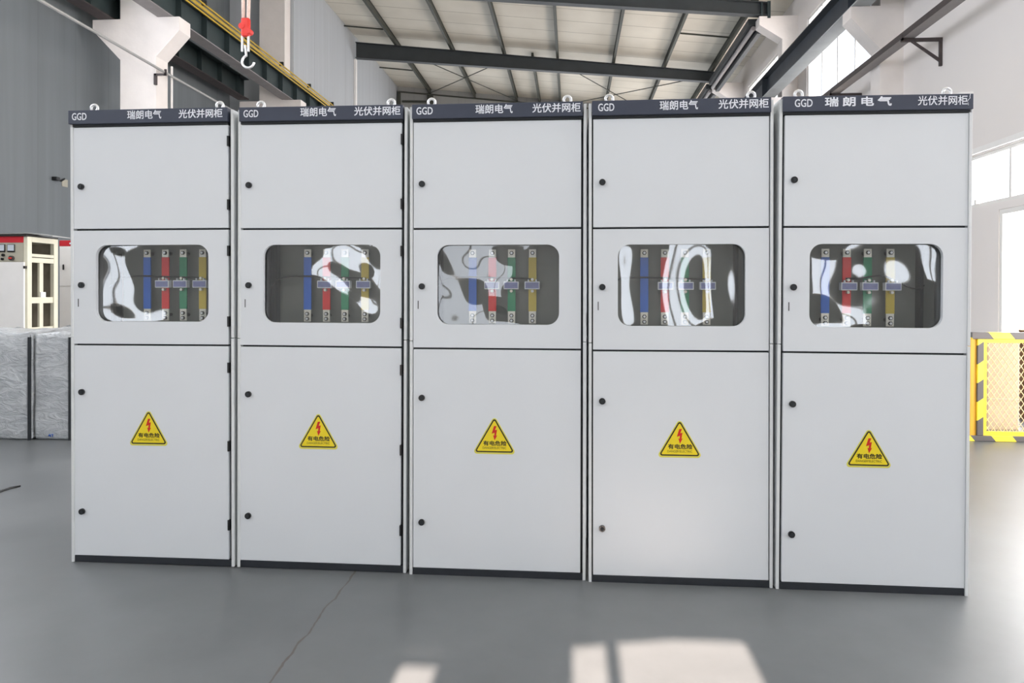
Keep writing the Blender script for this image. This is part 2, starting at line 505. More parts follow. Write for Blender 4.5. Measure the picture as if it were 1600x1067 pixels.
b = MB(); b.box(XL - .3, XR + .3, REAR_Y - .4, YF + .4, -.2, 0, 'floor'); struct(b.build('floor'))
b = MB(); b.box(XR + .3, XR + 14, REAR_Y - 6, YF + 4, -.25, -.02, 'ground'); struct(b.build('ground_right'))
b = MB()
b.prism([(XL - .3, zdeck(XL - .3)), (XR + .3, zdeck(XR + .3)), (XR + .3, zdeck(XR + .3) + .08), (XL - .3, zdeck(XL - .3) + .08)], REAR_Y - .4, YF + .4, 'roof')
struct(b.build('ceiling'))
struct(wall_mesh('wall_left', 'x', XL - .2, .2, REAR_Y, Y2 + .42, 0, zdeck(XL), LEFT_ADDED, 'wall_grey'))
b = MB()
b.box(XP - .12, XP, Y2 + .42, YF, 7.3, zdeck(XP - .1) + .02, 'wall_part'); b.box(-8.3, -8.1, Y2 + .42, YF, 0, 7.3, 'wall_part'); b.box(-8.3, XP - .12, Y2 + .42, YF, 7.3, 7.4, 'wall_part'); b.box(XL - .2, XP - .12, Y2 + .42, Y2 + .55, 7.4, zdeck(XL) - .02, 'wall_part'); b.box(XL - .2, -8.3, Y2 + .42, Y2 + .55, 0, 7.4, 'wall_part')
struct(b.build('wall_partition'))
struct(wall_mesh('wall_far', 'y', YF, .2, XP - .1, XR, 0, zdeck, FAR_ADDED, 'wall_far'))
struct(wall_mesh('wall_right', 'x', XR, .24, REAR_Y, YF, 0, zdeck(XR), RIGHT_UP + RIGHT_LOW_ADDED + [RIGHT_DOOR, NEAR_DOOR_ADDED, RIGHT_TRANSOM], 'wall_white'))
# rear wall behind the camera, with tall windows; the sun comes in through two narrow ones
SUN_HOLES = [(-.6, -.47, 3.1, 3.488), (.01, .66, 3.1, 3.57)]
struct(wall_mesh('wall_rear', 'y', REAR_Y - .2, .2, XL, XR, 0, zdeck, REAR_OPEN + SUN_HOLES, 'wall_rear'))


def window(name, axis, pos, hole, mull, rails=(), fr=.06, dep=.08, sign=1):
    a0, a1, z0, z1 = hole
    mb = MB()

    def bx(p0, p1, q0, q1, key, d0, d1):
        if axis == 'x': mb.box(pos + d0, pos + d1, p0, p1, q0, q1, key)
        else: mb.box(p0, p1, pos + d0, pos + d1, q0, q1, key)
    bx(a0, a0 + fr, z0, z1, 'frame_white', 0, dep); bx(a1 - fr, a1, z0, z1, 'frame_white', 0, dep)
    bx(a0 + fr, a1 - fr, z0, z0 + fr, 'frame_white', 0, dep); bx(a0 + fr, a1 - fr, z1 - fr, z1, 'frame_white', 0, dep)
    for q in mull: bx(q - .025, q + .025, z0 + fr, z1 - fr, 'frame_white', .005, dep - .005)
    for q in rails: bx(a0 + fr, a1 - fr, q - .02, q + .02, 'frame_white', .01, dep - .01)
    o = struct(mb.build(name))
    mb = MB(); bx(a0 + fr * .5, a1 - fr * .5, z0 + fr * .5, z1 - fr * .5, 'glass', dep * .45, dep * .5)
    mb.build('pane', o)
    return o


for i, h in enumerate(RIGHT_UP):
    L = h[1] - h[0]
    window('window_%d' % (i + 1), 'x', XR + .03, h, [h[0] + L * k / 4 for k in (1, 2, 3)], [h[2] + 1.75])
o = window('window_6', 'x', XR + .02, RIGHT_TRANSOM, [5.05, 6.84], (), .05)
b = MB(); b.box(XR - .035, XR + .02, 7.55, 7.6, 2.62, 2.68, 'frame_white'); b.build('latch', o)
for i, h in enumerate(REAR_OPEN):
    L = h[1] - h[0]
    window('window_%d' % (i + 22), 'y', REAR_Y - .14, h, [h[0] + L / 2], [])
for i, h in enumerate(RIGHT_LOW_ADDED):
    window('window_%d' % (i + 13), 'x', XR + .03, h, [h[0] + (h[1] - h[0]) * k / 4 for k in (1, 2, 3)], [2.6])  # frames round the added, hidden low openings
for i, h in enumerate(LEFT_ADDED):
    window('window_%d' % (i + 16), 'x', XL - .14, h, [h[0] + (h[1] - h[0]) * k / 3 for k in (1, 2)], [5.7])  # frames round the added, unseen left openings
for i, h in enumerate(FAR_ADDED):
    window('window_%d' % (i + 19), 'y', YF + .03, h, [(h[0] + h[1]) / 2], [2.8, 5.2])  # frames round the added, hidden gable openings
# narrow sunlit windows
b = MB()
b.box(.13, .18, REAR_Y - .12, REAR_Y - .06, 3.1, 3.57, 'frame_white')
b.prism([(.01, 3.488), (.66, 3.563), (.66, 3.58), (.01, 3.58)], REAR_Y - .12, REAR_Y - .02, 'frame_white')
struct(b.build('window_11'))
b = MB(); b.box(-.6, -.47, REAR_Y - .12, REAR_Y - .09, 3.40, 3.435, 'frame_white'); struct(b.build('window_12'))
# door opening in the right wall
b = MB()
b.box(XR + .01, XR + .2, 6.98, 7.049, 0, 2.41, 'frame_white'); b.box(XR + .01, XR + .2, 3.401, 3.47, 0, 2.41, 'frame_white')
b.box(XR + .01, XR + .2, 3.401, 7.049, 2.41, 2.479, 'frame_white')
struct(b.build('door_1'))
b = MB()
b.box(XR + .01, XR + .2, 2.33, 2.399, 0, 2.93, 'frame_white'); b.box(XR + .01, XR + .2, -1.599, -1.53, 0, 2.93, 'frame_white')
b.box(XR + .01, XR + .2, -1.599, 2.399, 2.93, 2.999, 'frame_white')
struct(b.build('added_door'))  # frame of the unseen doorway added for its light
b = MB(); b.box(XR - .045, XR, 3.2, 8.9, 3.34, 3.42, 'white_paint'); struct(b.build('trim_1'))


# ---- concrete columns
def column(name, x0, x1, y, ztop, corbels, label):
    """corbels: list of (side, reach, ztop, zface, zroot)"""
    mb = MB()
    mb.box(x0, x1, y, y + .4, 0, ztop, 'concrete')
    for side, reach, zt, zf, zr in corbels:
        xa = x1 if side > 0 else x0
        xi = xa
        mb.prism([(xi, zt), (xa + side * reach, zt), (xa + side * reach, zf), (xa, zr)], y, y + .4, 'concrete')
    return tag(mb.build(name), label, 'column', 'concrete columns of the hall')


column('concrete_column', -8.65, -7.93, Y1, zpur(-8.3) - .1, [(1, .46, 6.56, 6.30, 5.81), (-1, .56, 6.54, 6.34, 5.76)],
       'white concrete column with a two-sided crane bracket, nearest on the left')
column('concrete_column', -8.55, -7.84, Y2, zpur(-8.2) - .1, [(1, .46, 6.56, 6.30, 5.81), (-1, .56, 6.54, 6.34, 5.76)],
       'second white concrete column on the left, rising behind the yellow crane bars')
column('concrete_column', -8.08, -7.95, Y3 + .06, 7.28, [], 'slim white pilaster under the left end of the far roof beam')
mb = MB(); mb.box(XP + .002, XP + .07, Y3 + .02, Y3 + .2, 7.3, 9.6, 'white_paint')  # white strip put in for the light on the column's side face
tag(mb.build('lit_column_edge'), 'thin white strip standing for the lit column side below the far roof beam end', 'pipe')
RC = [(-1, .5, 6.4, 6.2, 5.65)]
HD = [(-1, .58, 8.5, 8.28, 7.9)]
column('concrete_column', 5.4, XR, Y1, 8.5, RC + HD, 'nearest white column on the right wall, carrying the blue crane beam')
column('concrete_column', 5.4, XR, Y2, 8.5, RC + HD, 'white column on the right wall under the end of the nearer roof beam')
column('concrete_column', 5.4, XR, Y3, 8.5, RC + HD, 'farthest white column on the right wall, under the far roof beam')


# ---- roof beams, purlins, rods
def roof_beam(y, label):
    mb = MB()
    def sect(x0, x1):
        zt0, zt1 = zpur(x0) - .005, zpur(x1) - .005
        zb = lambda x: 9.645 - .0878 * (x + 7.69)
        mb.prism([(x0, zb(x0)), (x1, zb(x1)), (x1, zb(x1) + .02), (x0, zb(x0) + .02)], y, y + .22, 'steel_roof')
        mb.prism([(x0, zt0 - .02), (x1, zt1 - .02), (x1, zt1), (x0, zt0)], y, y + .22, 'steel_roof')
        mb.prism([(x0, zb(x0) + .02), (x1, zb(x1) + .02), (x1, zt1 - .02), (x0, zt0 - .02)], y + .1, y + .12, 'steel_roof')
    sect(-7.69, 5.1)
    o = mb.build('roof_beam')
    mb = MB(); mb.box(5.02, 5.1, y - .01, y + .23, zpur(5.1) - .42, zpur(5.1) + .02, 'steel_dark'); mb.box(4.86, 4.9, y - .005, y + .225, zpur(5) - .36, zpur(4.9) - .02, 'steel_dark')
    mb.build('end_plate', o)
    return tag(o, label, 'beam', 'steel roof beams')


roof_beam(Y3, 'long dark steel roof beam spanning the middle of the ceiling, farther one')
roof_beam(Y2, 'dark green-grey roof beam cut by the top edge of the photo, nearer one')
PX = [-6.24, -4.25, -2.40, -.52, 1.42, 3.16, 4.76]
ORD = ['first', 'second', 'third', 'fourth', 'fifth', 'sixth']
for i, x in enumerate(PX):
    mb = MB()
    z = zpur(x)
    mb.box(x - .04, x + .04, 4.0, YF - .02, z, z + .02, 'purlin'); mb.box(x - .04, x + .04, 4.0, YF - .02, z + .2, z + .22, 'purlin')
    mb.box(x - .012, x + .012, 4.0, YF - .02, z + .02, z + .2, 'purlin')
    o = mb.build('purlin')
    lab = ('%s olive-grey roof purlin counted from the left wall' % ORD[i]) if i < 6 else 'dark roof purlin beside the pale gutter on the right eave'
    tag(o, lab, 'purlin', 'roof purlins')
mb = MB(); mb.box(-1.45, -1.37, Y3 + .3, YF - .02, zpur(-1.4), zpur(-1.4) + .22, 'purlin')
tag(mb.build('purlin'), 'short extra purlin behind the far roof beam, between third and fourth', 'purlin', 'roof purlins')


def rod(pa, pb, r, label, name='brace_rod', grp='thin roof brace rods'):
    mb = MB(); mb.cyl(pa, pb, r, 'purlin', 8)
    return tag(mb.build(name), label, 'rod', grp)


def rp(x, y, dz=-.03): return (x, y, zpur(x) + dz)


rod(rp(-2.4, Y3 + .4, -.1), rp(-6.24, YF - .5, -.1), .018, 'thin brace rod rising to the right in the far left roof bay')
rod(rp(-6.24, Y3 + .3), rp(-2.4, YF - .4), .018, 'thin brace rod falling to the right in the far left roof bay')
rod(rp(-.5, Y3 + .3), rp(3.16, YF - .4), .018, 'thin brace rod falling to the right in the far right roof bay')
rod(rp(4.5, Y3 + .45, -.09), rp(-.5, YF - .4, -.09), .018, 'thin brace rod rising to the right in the far right roof bay')
for (xa, xb, y, lab) in [(XP, -6.24, Y2 + 4.75, 'short tie from left wall to first purlin, before the far beam'),
                         (XP, -6.24, Y3 + 3.3, 'short tie from left wall to first purlin, behind the far beam'),
                         (3.16, 4.76, Y2 + 1.0, 'short tie between the last two purlins, nearer one'),
                         (3.16, 4.76, Y2 + 3.0, 'short tie between the last two purlins, middle one'),
                         (3.16, 4.76, Y3 + 1.3, 'short tie between the last two purlins, behind the far beam')]:
    rod((xa + .05, y, zpur(xa) + .1), (xb - .05, y, zpur(xb) + .1), .028, lab, 'tie_rod', 'short purlin ties')
mb = MB(); mb.cyl(rp(-7.65, YF - .25, -.06), rp(4.5, YF - .25, -.06), .035, 'purlin', 8)
tag(mb.build('eave_rod'), 'long thin dark rod along the top of the gable wall', 'rod')
for x, zb, lab in [(XP + .1, 0, 'thin dark gable post in the far left corner'), (-6.24, 0, 'dark gable post under the first purlin'),
                   (-2.4, 0, 'dark gable post under the third purlin'), (-.52, 0, 'dark gable post under the fourth purlin')]:
    wd = .06 if x < -7 else .13
    mb = MB(); mb.box(x - wd, x + wd, YF - .16, YF - .004, zb, zpur(x) - .01, 'purlin')
    tag(mb.build('gable_post'), lab, 'post', 'gable wall posts')
mb = MB(); mb.cyl((XP + .25, YF - .1, 9.75), (-6.4, YF - .1, 9.72), .05, 'purlin', 8)
tag(mb.build('gable_rail'), 'short dark rail between the two left gable posts', 'rail')
# eave gutter on the right
for ya, yb, lab in [(Y2 + .42, Y3 - .02, 'grey eave gutter with a round pipe between the two roof beams, right edge'),
                    (Y3 + .42, YF - .02, 'farthest stretch of grey eave gutter, behind the far roof beam')]:
    g = empty('eave_gutter', (4.85, ya, 8.4))
    mb = MB(); mb.prism([(-.21, .02), (.02, .02), (.02, -.2), (.14, -.2), (.14, .19), (-.21, .19)], 0, yb - ya, 'steel_roof'); mb.build('channel', g)
    mb = MB(); mb.cyl((-.08, 0, -.06), (-.08, yb - ya, -.06), .06, 'tray', 14); mb.build('pipe', g)
    tag(g, lab, 'gutter', 'eave gutter stretches')

# ---- crane runway beams
def crane_beam(x, z0, z1, y0, y1, key, label, half=.15, stiff=1.0, fl='lit_flange'):
    o = empty('crane_beam', (x, y0, z0))
    L = y1 - y0; H = z1 - z0
    mb = MB(); mb.box(-.012, .012, 0, L, .022, H - .02, key); mb.box(-half, half, 0, L, H - .02, H, key); mb.build('web', o)
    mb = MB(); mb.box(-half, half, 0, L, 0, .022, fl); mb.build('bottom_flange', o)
    mb = MB()
    n = int(L / stiff)
    for k in range(n + 1):
        yk = .3 + k * stiff
        if yk < L: mb.box(-half + .02, half - .02, yk, yk + .014, .022, H - .02, key)
    mb.build('stiffeners', o)
    mb = MB(); mb.box(-.03, .03, 0, L, H, H + .07, 'bolt'); mb.build('rail', o)
    return tag(o, label, 'crane beam', 'crane runway beams')


crane_beam(-7.76, 6.565, 7.12, 2, 27, 'steel_dark', 'dark green crane beam on the left columns under the yellow conductor bars', fl='tray')  # paler underside grey carries the light from below
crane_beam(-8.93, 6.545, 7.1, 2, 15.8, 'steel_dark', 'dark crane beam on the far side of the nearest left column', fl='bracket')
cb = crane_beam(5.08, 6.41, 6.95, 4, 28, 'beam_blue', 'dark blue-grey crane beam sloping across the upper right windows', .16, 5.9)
for k in range(4):
    mb = MB(); mb.cyl((-7.56 + .035 * (k % 2), 2, 7.04 + .055 * k), (-7.56 + .035 * (k % 2), 27, 7.04 + .055 * k), .02, 'rail_yellow', 8)
    o = mb.build('conductor_bar')
    if k == 3:
        for j in range(12):
            mb = MB(); mb.box(-7.6, -7.5, 3 + 2 * j, 3.05 + 2 * j, 7.2, 7.3, 'black'); mb.build('clip', o)
    tag(o, ['lowest yellow conductor bar along the left crane beam', 'second lowest yellow conductor bar along the left crane beam',
            'third yellow conductor bar from below along the left crane beam', 'topmost yellow conductor bar with black clips along left crane beam'][k], 'conductor bar', 'yellow conductor bars')
# conduit strung along the left columns
o = empty('conduit', (-7.75, Y1, 5.48))
mb = MB(); mb.tube([(0, -5.5, .16), (0, -3.3, .087), (0, -.03, .02), (0, 3, -.02), (0, 17.8, -.06)], .025, 'conduit', 8); mb.build('pipe', o)
mb = MB(); mb.box(-.2, .04, -.05, -.026, -.05, -.01, 'bracket'); mb.box(-.2, -.15, -.05, -.004, -.22, -.01, 'bracket'); mb.box(.01, .05, -.05, -.026, -.05, .07, 'bracket'); mb.build('bracket', o)
tag(o, 'thin grey conduit strung past the nearest left column on a dark bracket', 'conduit')
mb = MB(); mb.cyl((-7.87, Y1 + .44, 0), (-7.87, Y1 + .44, 5.75), .022, 'white_paint', 10)
tag(mb.build('drain_pipe'), 'thin white vertical pipe behind the nearest left column', 'pipe')
# cable tray with wall brackets on the right
mb = MB(); mb.box(5.19, 5.2, 3.0, 22, 5.37, 5.46, 'bracket'); mb.box(5.2, 5.385, 3.0, 22, 5.37, 5.38, 'tray'); mb.box(5.375, 5.385, 3.0, 22, 5.38, 5.46, 'tray')
tag(mb.build('cable_tray'), 'grey metal cable tray running along the right wall below the crane beam', 'cable tray')
for y, lab in [(8.61, 'dark triangular wall bracket holding the cable tray, fully in view at upper right'),
               (11.8, 'dark wall bracket under the tray, partly hidden by the rightmost cabinet')]:
    o = empty('wall_bracket', (XR, y, 5.34))
    mb = MB(); mb.box(-.62, 0, -.02, .02, -.03, .025, 'bracket'); mb.box(-.62, -.59, -.02, .02, -.01, .08, 'bracket'); mb.build('arm', o)
    mb = MB(); mb.box(-.045, -.002, -.02, .02, -.42, -.03, 'bracket'); mb.build('wall_plate', o)
    mb = MB(); mb.prism([(-.47, -.03), (-.42, -.03), (-.045, -.3), (-.045, -.35)], -.018, .018, 'bracket'); mb.build('brace', o)
    tag(o, lab, 'bracket', 'cable tray brackets')

# ---- crane hook
o = empty('crane_hook', (-5.25, 8.0, 5.1))
mb = MB(); mb.tube([(-.05, 0, .62), (-.055, 0, 1.0), (-.06, 0, 4.92)], .03, 'rope', 8); mb.tube([(.03, 0, .62), (.04, 0, 1.0), (.045, 0, 4.92)], .03, 'rope', 8); mb.build('rope', o)
mb = MB(); mb.box(-.08, .06, -.05, .05, .34, .64, 'hook_red', .03); mb.cyl((-.06, -.06, .5), (-.06, .06, .5), .05, 'hook_red', 12); mb.cyl((.05, -.06, .42), (.05, .06, .42), .045, 'hook_red', 12); mb.build('hook_block', o)
mb = MB(); mb.box(-.085, -.055, -.015, .015, .1, .36, 'zinc'); mb.box(.02, .05, -.015, .015, .1, .36, 'zinc'); mb.build('shackle', o)
mb = MB(); mb.torus((0.03, 0, -.06), .1, .02, 'zinc', 'y', 20, 8, radians(100), radians(350)); mb.cyl((0, 0, .04), (-.02, 0, .2), .02, 'zinc', 8); mb.build('hook', o)
tag(o, 'steel crane hook with red block hanging on pale ropes before the yellow bars', 'crane hook')

# ------------------------------------------------------------------ switchgear cabinets
W, H, DEP = .825, 2.2, .6


def front_with_hole(mb, x0, x1, z0, z1, hx0, hx1, hz0, hz1, rad, y0, y1, key, n=8):
    """door leaf with a rounded opening"""
    cs = [((hx1 - rad, hz1 - rad), 0, (x1, z1)), ((hx0 + rad, hz1 - rad), pi / 2, (x0, z1)),
          ((hx0 + rad, hz0 + rad), pi, (x0, z0)), ((hx1 - rad, hz0 + rad), 1.5 * pi, (x1, z0))]
    loop = []; outer = []
    for (c, a, oc) in cs:
        loop.append([(c[0] + rad * cos(a + pi / 2 * i / n), c[1] + rad * sin(a + pi / 2 * i / n)) for i in range(n + 1)]); outer.append(oc)
    for y, flip in ((y0, 0), (y1, 1)):
        for i in range(4):
            arc = loop[i]; o = outer[i]
            vs = [(o[0], y, o[1])] + [(p[0], y, p[1]) for p in arc]
            mb.add(vs, [(0, k + 1, k + 2) for k in range(n)], key)
            nx = loop[(i + 1) % 4]; o2 = outer[(i + 1) % 4]
            mb.add([(o[0], y, o[1]), (arc[-1][0], y, arc[-1][1]), (nx[0][0], y, nx[0][1]), (o2[0], y, o2[1])], [(0, 1, 2, 3)], key)
    flat = [p for a in loop for p in a]; N = len(flat)
    vs = [(p[0], y0, p[1]) for p in flat] + [(p[0], y1, p[1]) for p in flat]
    mb.add(vs, [(i, (i + 1) % N, N + (i + 1) % N, N + i) for i in range(N)], key)
    vs = [(p[0], y0, p[1]) for p in outer] + [(p[0], y1, p[1]) for p in outer]
    mb.add(vs, [(i, (i + 1) % 4, 4 + (i + 1) % 4, 4 + i) for i in range(4)], key)


def rounded_tri(half, h, rad, n=6):
    """rounded triangle outline, base on z=0, centred on x=0"""
    P = [Vector((-half, 0)), Vector((half, 0)), Vector((0, h))]; out = []
    for i in range(3):
        p, a, c = P[i], P[i - 1], P[(i + 1) % 3]
        da = (a - p).normalized(); dc = (c - p).normalized()
        ang = da.angle(dc); t = rad / math.tan(ang / 2)
        cen = p + (da + dc).normalized() * (rad / sin(ang / 2))
        s0 = p + da * t - cen; s1 = p + dc * t - cen
        a0 = math.atan2(s0.y, s0.x); a1 = math.atan2(s1.y, s1.x)
        d = (a1 - a0 + pi) % (2 * pi) - pi
        for k in range(n + 1):
            q = a0 + d * k / n
            out.append((cen.x + rad * cos(q), cen.y + rad * sin(q)))
    return out


PARAM = [
    # x centre, y, yaw, roll, dz, door x0, x1, hinges, text spans (code, company, kind), sign (xc, z0)
    dict(x=-2.0241, y=.008, yaw=.0014, roll=-.0039, dz=.002, d0=.0135, d1=.797, hinge=True, t=[(.018, .092), (.300, .471), (.559, .776)], sg=(.395, .584), hd=(-.002, .8)),
    dict(x=-1.186, y=.0122, yaw=.0001, roll=.0002, dz=.002, d0=.0125, d1=.7975, hinge=True, t=[(.033, .105), (.312, .484), (.573, .793)], sg=(.398, .584), hd=(.010, .806)),
    dict(x=-.3425, y=.004, yaw=-.0003, roll=-.0021, dz=0, d0=.0165, d1=.801, hinge=False, t=[(.034, .110), (.312, .484), (.576, .796)], sg=(.401, .583), hd=(.0125, .808)),
    dict(x=.4963, y=-.0084, yaw=-.0014, roll=-.0038, dz=0, d0=.0203, d1=.807, hinge=False, t=[(.042, .114), (.319, .488), (.580, .799)], sg=(.4117, .588), hd=(.0150, .812)),
    dict(x=1.3326, y=-.0159, yaw=.0009, roll=.0022, dz=0, d0=.0250, d1=.811, hinge=False, t=[(.062, .138), (.192, .475), (.588, .796)], sg=(.3985, .564), hd=(.0120, .822)),
]
CAB_LABEL = [
    'leftmost light grey switchgear cabinet, next to the film-wrapped boxes',
    'second light grey switchgear cabinet from the left, flat plate on its top',
    'middle light grey switchgear cabinet of the row of five',
    'second light grey switchgear cabinet from the right, sun patch before it',
    'rightmost light grey switchgear cabinet with wide bold header lettering, beside the yellow fence',
]
GLARE = [0.3, 2.1, 4.4, 5.9, 7.7]


def part(mb, name, parent, label=None):
    o = mb.build(name, parent)
    if label: o['label'] = label
    return o


def lock(parent, x, z):
    mb = MB(); mb.cyl((x, 0, z), (x, -.010, z), .0145, 'black', 20); mb.cyl((x, -.010, z), (x, -.013, z), .009, 'dark', 14)
    return mb.build('lock', parent)


def make_cabinet(i, p):
    root = empty('switchgear_cabinet', (p['x'], p['y'], p['dz']), (0, p['roll'], p['yaw']))
    tag(root, CAB_LABEL[i], 'electrical cabinet', 'switchgear cabinets in the row')
    X = lambda q: q - W / 2
    T = .0135
    # carcass
    for xa in (0, W - T):
        mb = MB(); mb.box(X(xa), X(xa + T), -.004, DEP, 0, 1.099, 'cab_edge', .0015); mb.build('side_panel', root)
        mb = MB(); mb.box(X(xa), X(xa + T), -.004, DEP, 1.102, H - .003, 'cab_edge', .0015); mb.build('side_panel', root)
    mb = MB(); mb.box(X(T), X(W - T), .03, DEP - .02, H - .03, H, 'cab_edge'); mb.build('roof_panel', root)
    mb = MB(); mb.box(X(T), X(W - T), DEP - .02, DEP, .03, H - .03, 'cab_edge'); mb.build('back_panel', root)
    mb = MB(); mb.box(X(T + .001), X(W - T - .001), .0, .05, .0, .0315, 'plinth', .001); mb.box(X(T), X(W - T), .05, DEP - .02, .0, .03, 'plinth'); mb.build('plinth', root)
    # dark inner frame that shows in the gaps round the doors
    mb = MB()
    for xa, xb in ((T + .001, .05), (W - .05, W - T - .001)):
        mb.box(X(xa), X(xb), .024, .06, .03, H - .035, 'dark')
    for za in (1.045, 1.606, 2.105):
        mb.box(X(.05), X(W - .05), .024, .06, za, za + .04, 'dark')
    mb.box(X(T + .001), X(W - T - .001), .06, DEP - .03, 1.052, 1.066, 'inner'); mb.box(X(T + .001), X(W - T - .001), .06, DEP - .03, 1.626, 1.64, 'inner')
    mb.build('inner_frame', root)
    # header with lettering
    h0, h1 = p['hd']
    hz0, hz1 = 2.139, 2.206
    mb = MB(); mb.box(X(h0), X(h1), -.016, .028, hz0, hz1, 'navy', .002)
    hd = mb.build('header', root)
    mb = MB(); mb.box(X(h0 + .004), X(h1 - .003), -.004, .026, hz0 - .0115, hz0, 'dark'); mb.build('header_shadow', hd)  # dark strip built in for the shadow band under the header
    zc = 2.1775; ty = -.0168
    (a0, a1), (b0, b1), (c0, c1) = p['t']
    text_mesh('lettering', 'GGD', X(a0), X(a1), zc - .003, .034, ty, 'white_ink', hd, .03)
    if i == 4:
        text_mesh('lettering', '瑞朗电气', X(b0), X(b1), zc, .040, ty, 'white_ink', hd, .06, 1.45)
    else:
        text_mesh('lettering', '瑞朗电气', X(b0), X(b1), zc, .041, ty, 'white_ink', hd, .03)
    text_mesh('lettering', '光伏并网柜', X(c0), X(c1), zc, .041, ty, 'white_ink', hd, .02 if i == 4 else .035)
    if i == 4:
        q = [(.808, 2.2055), (.806, 2.193), (.807, 2.186), (.800, 2.180), (.796, 2.172), (.799, 2.165), (.800, 2.155)]
        mb = MB(); mb.tube([(X(a), -.0165, z) for a, z in q], .0012, 'white_ink', 6); part(mb, 'scratch', hd, 'thin white crack across the header end')
        mb = MB(); mb.box(X(.77), X(.824), -.01, .3, H + .0065, H + .016, 'white_paint'); mb.build('roof_edge', root)
    if i == 1:
        mb = MB(); mb.prism([(X(.03), 2.2), (X(.36), 2.2), (X(.33), 2.222), (X(.03), 2.222)], .12, .45, 'white_paint'); mb.build('top_plate', root)
    # eye bolts
    for xe in (.095, .737):
        mb = MB(); mb.torus((X(xe), .04, 2.2285), .0168, .0062, 'zinc'); mb.cyl((X(xe), .04, 2.199), (X(xe), .04, 2.213), .011, 'zinc', 14)
        mb.build('eye_bolt', root)
    # doors
    d0, d1 = p['d0'], p['d1']
    lx = d0 + .0415
    DY0, DY1 = 0., .02

    def hinge(par, z):
        mb = MB(); mb.box(X(d1 - .004), X(d1 + .006), -.006, .018, z - .025, z + .025, 'black', .001); mb.build('hinge', par)
    def leaf(z0, z1):
        mb = MB(); mb.box(X(d0), X(d1), DY0, DY1, z0, z1, 'cab', .0022)
        return mb.build('door', root)
    up = leaf(1.6305, 2.1255); lock(up, X(lx), 1.836)
    lo = leaf(.033, 1.0605); lock(lo, X(lx), .833); lock(lo, X(lx), .2485)
    mid = MB(); wx0 = d0 + .1125; wx1 = wx0 + .5715; wz0, wz1, rad = 1.178, 1.5505, .056
    front_with_hole(mid, X(d0), X(d1), 1.0695, 1.6215, X(wx0), X(wx1), wz0, wz1, rad, DY0, DY1, 'cab')
    md = mid.build('door', root); lock(md, X(lx), 1.356)
    mb = MB(); mb.box(X(lx - .020), X(lx - .0165), -.0012, .004, 1.250, 1.289, 'black'); mb.build('key_slot', md)
    # wavy clear pane
    nx, nz = 44, 30; vs = []; fs = []
    g = GLARE[i]; px0, px1, pz0, pz1 = wx0 - .008, wx1 + .008, wz0 - .008, wz1 + .008
    for a in range(nx + 1):
        for c in range(nz + 1):
            u, v = a / nx, c / nz
            e = (u * (1 - u) * v * (1 - v) * 16) ** .5
            k2 = .0007 if i in (0, 4) else .0016
            if i == 3: dy = .0036 * sin(6.5 * u + g + .5 * v) + .0017 * sin(14 * u + 2 * g + .9 * sin(3 * v)) + .0006 * sin(9 * v)
            else: dy = .0042 * sin(6.1 * u + g) * cos(4.2 * v + 1.7 * g) + k2 * sin(13 * u + 2.3 * g + 3 * v) * sin(9 * v + g)
            dy += .004 * (u - .5) * sin(g * 1.3) + .003 * (v - .5) * cos(g * 2.1)
            vs.append((X(px0 + u * (px1 - px0)), .0225 + .006 + dy * (.35 + .65 * e), pz0 + v * (pz1 - pz0)))
    for a in range(nx):
        for c in range(nz):
            k = a * (nz + 1) + c
            fs.append((k, k + nz + 1, k + nz + 2, k + 1))
    mb = MB(); mb.add(vs, fs, 'pane', True); mb.build('window_pane', md)
    if p['hinge']:
        for z in (2.047, 1.742): hinge(up, z)
        for z in (1.52, 1.18): hinge(md, z)
        for z in (.958, .58, .2): hinge(lo, z)
    # interior: mounting plate, corner post, bus bars, wire
    mb = MB(); mb.box(X(.11), X(.79), .245, .252, 1.07, 1.62, 'inner'); mb.build('mounting_plate', root)
    mb = MB(); mb.box(X(.09), X(.12), .17, .22, 1.067, 1.625, 'dark'); mb.build('frame_post', root)
    mb = MB(); mb.box(X(.7), X(.715), .19, .24, 1.067, 1.625, 'dark'); mb.build('frame_post', root)
    for k, (bx, key) in enumerate(((.271, 'blue'), (.369, 'red'), (.464, 'green'), (.567, 'yellow_bar'))):
        hw = .0195
        mb = MB(); mb.box(X(bx - hw), X(bx + hw), .192, .2, 1.236, 1.5, key, .001); bar = mb.build('busbar', root)
        bar['label'] = key.split('_')[0] + ' sleeved busbar'
        for (za, zb, bolts) in ((1.5, 1.54, (1.522,)), (1.176, 1.236, (1.215, 1.190))):
            mb = MB(); mb.box(X(bx - hw + .002), X(bx + hw - .002), .1925, .2, za, zb, 'tin', .0008)
            mb.cyl((X(bx), .2, (za + zb) / 2), (X(bx), .245, (za + zb) / 2), .01, 'bolt', 8)
            for zz in bolts: mb.cyl((X(bx), .1925, zz), (X(bx), .186, zz), .0105, 'bolt', 6); mb.cyl((X(bx), .186, zz), (X(bx), .181, zz), .006, 'zinc', 8)
            mb.build('terminal', bar)
        if k:
            mb = MB(); q = .037
            mb.box(X(bx - q), X(bx + q), .160, .191, 1.344, 1.382, 'ct_rim', .002); mb.box(X(bx - q + .005), X(bx + q - .005), .158, .161, 1.349, 1.377, 'ct')
            mb.cyl((X(bx), .19, 1.335), (X(bx), .17, 1.335), .007, 'tin', 10); mb.cyl((X(bx), .19, 1.392), (X(bx), .17, 1.392), .007, 'tin', 10)
            mb.box(X(bx - .022), X(bx - .016), .165, .18, 1.382, 1.392, 'ct_rim'); mb.box(X(bx + .016), X(bx + .022), .165, .18, 1.382, 1.392, 'ct_rim')
            mb.build('current_transformer', bar)
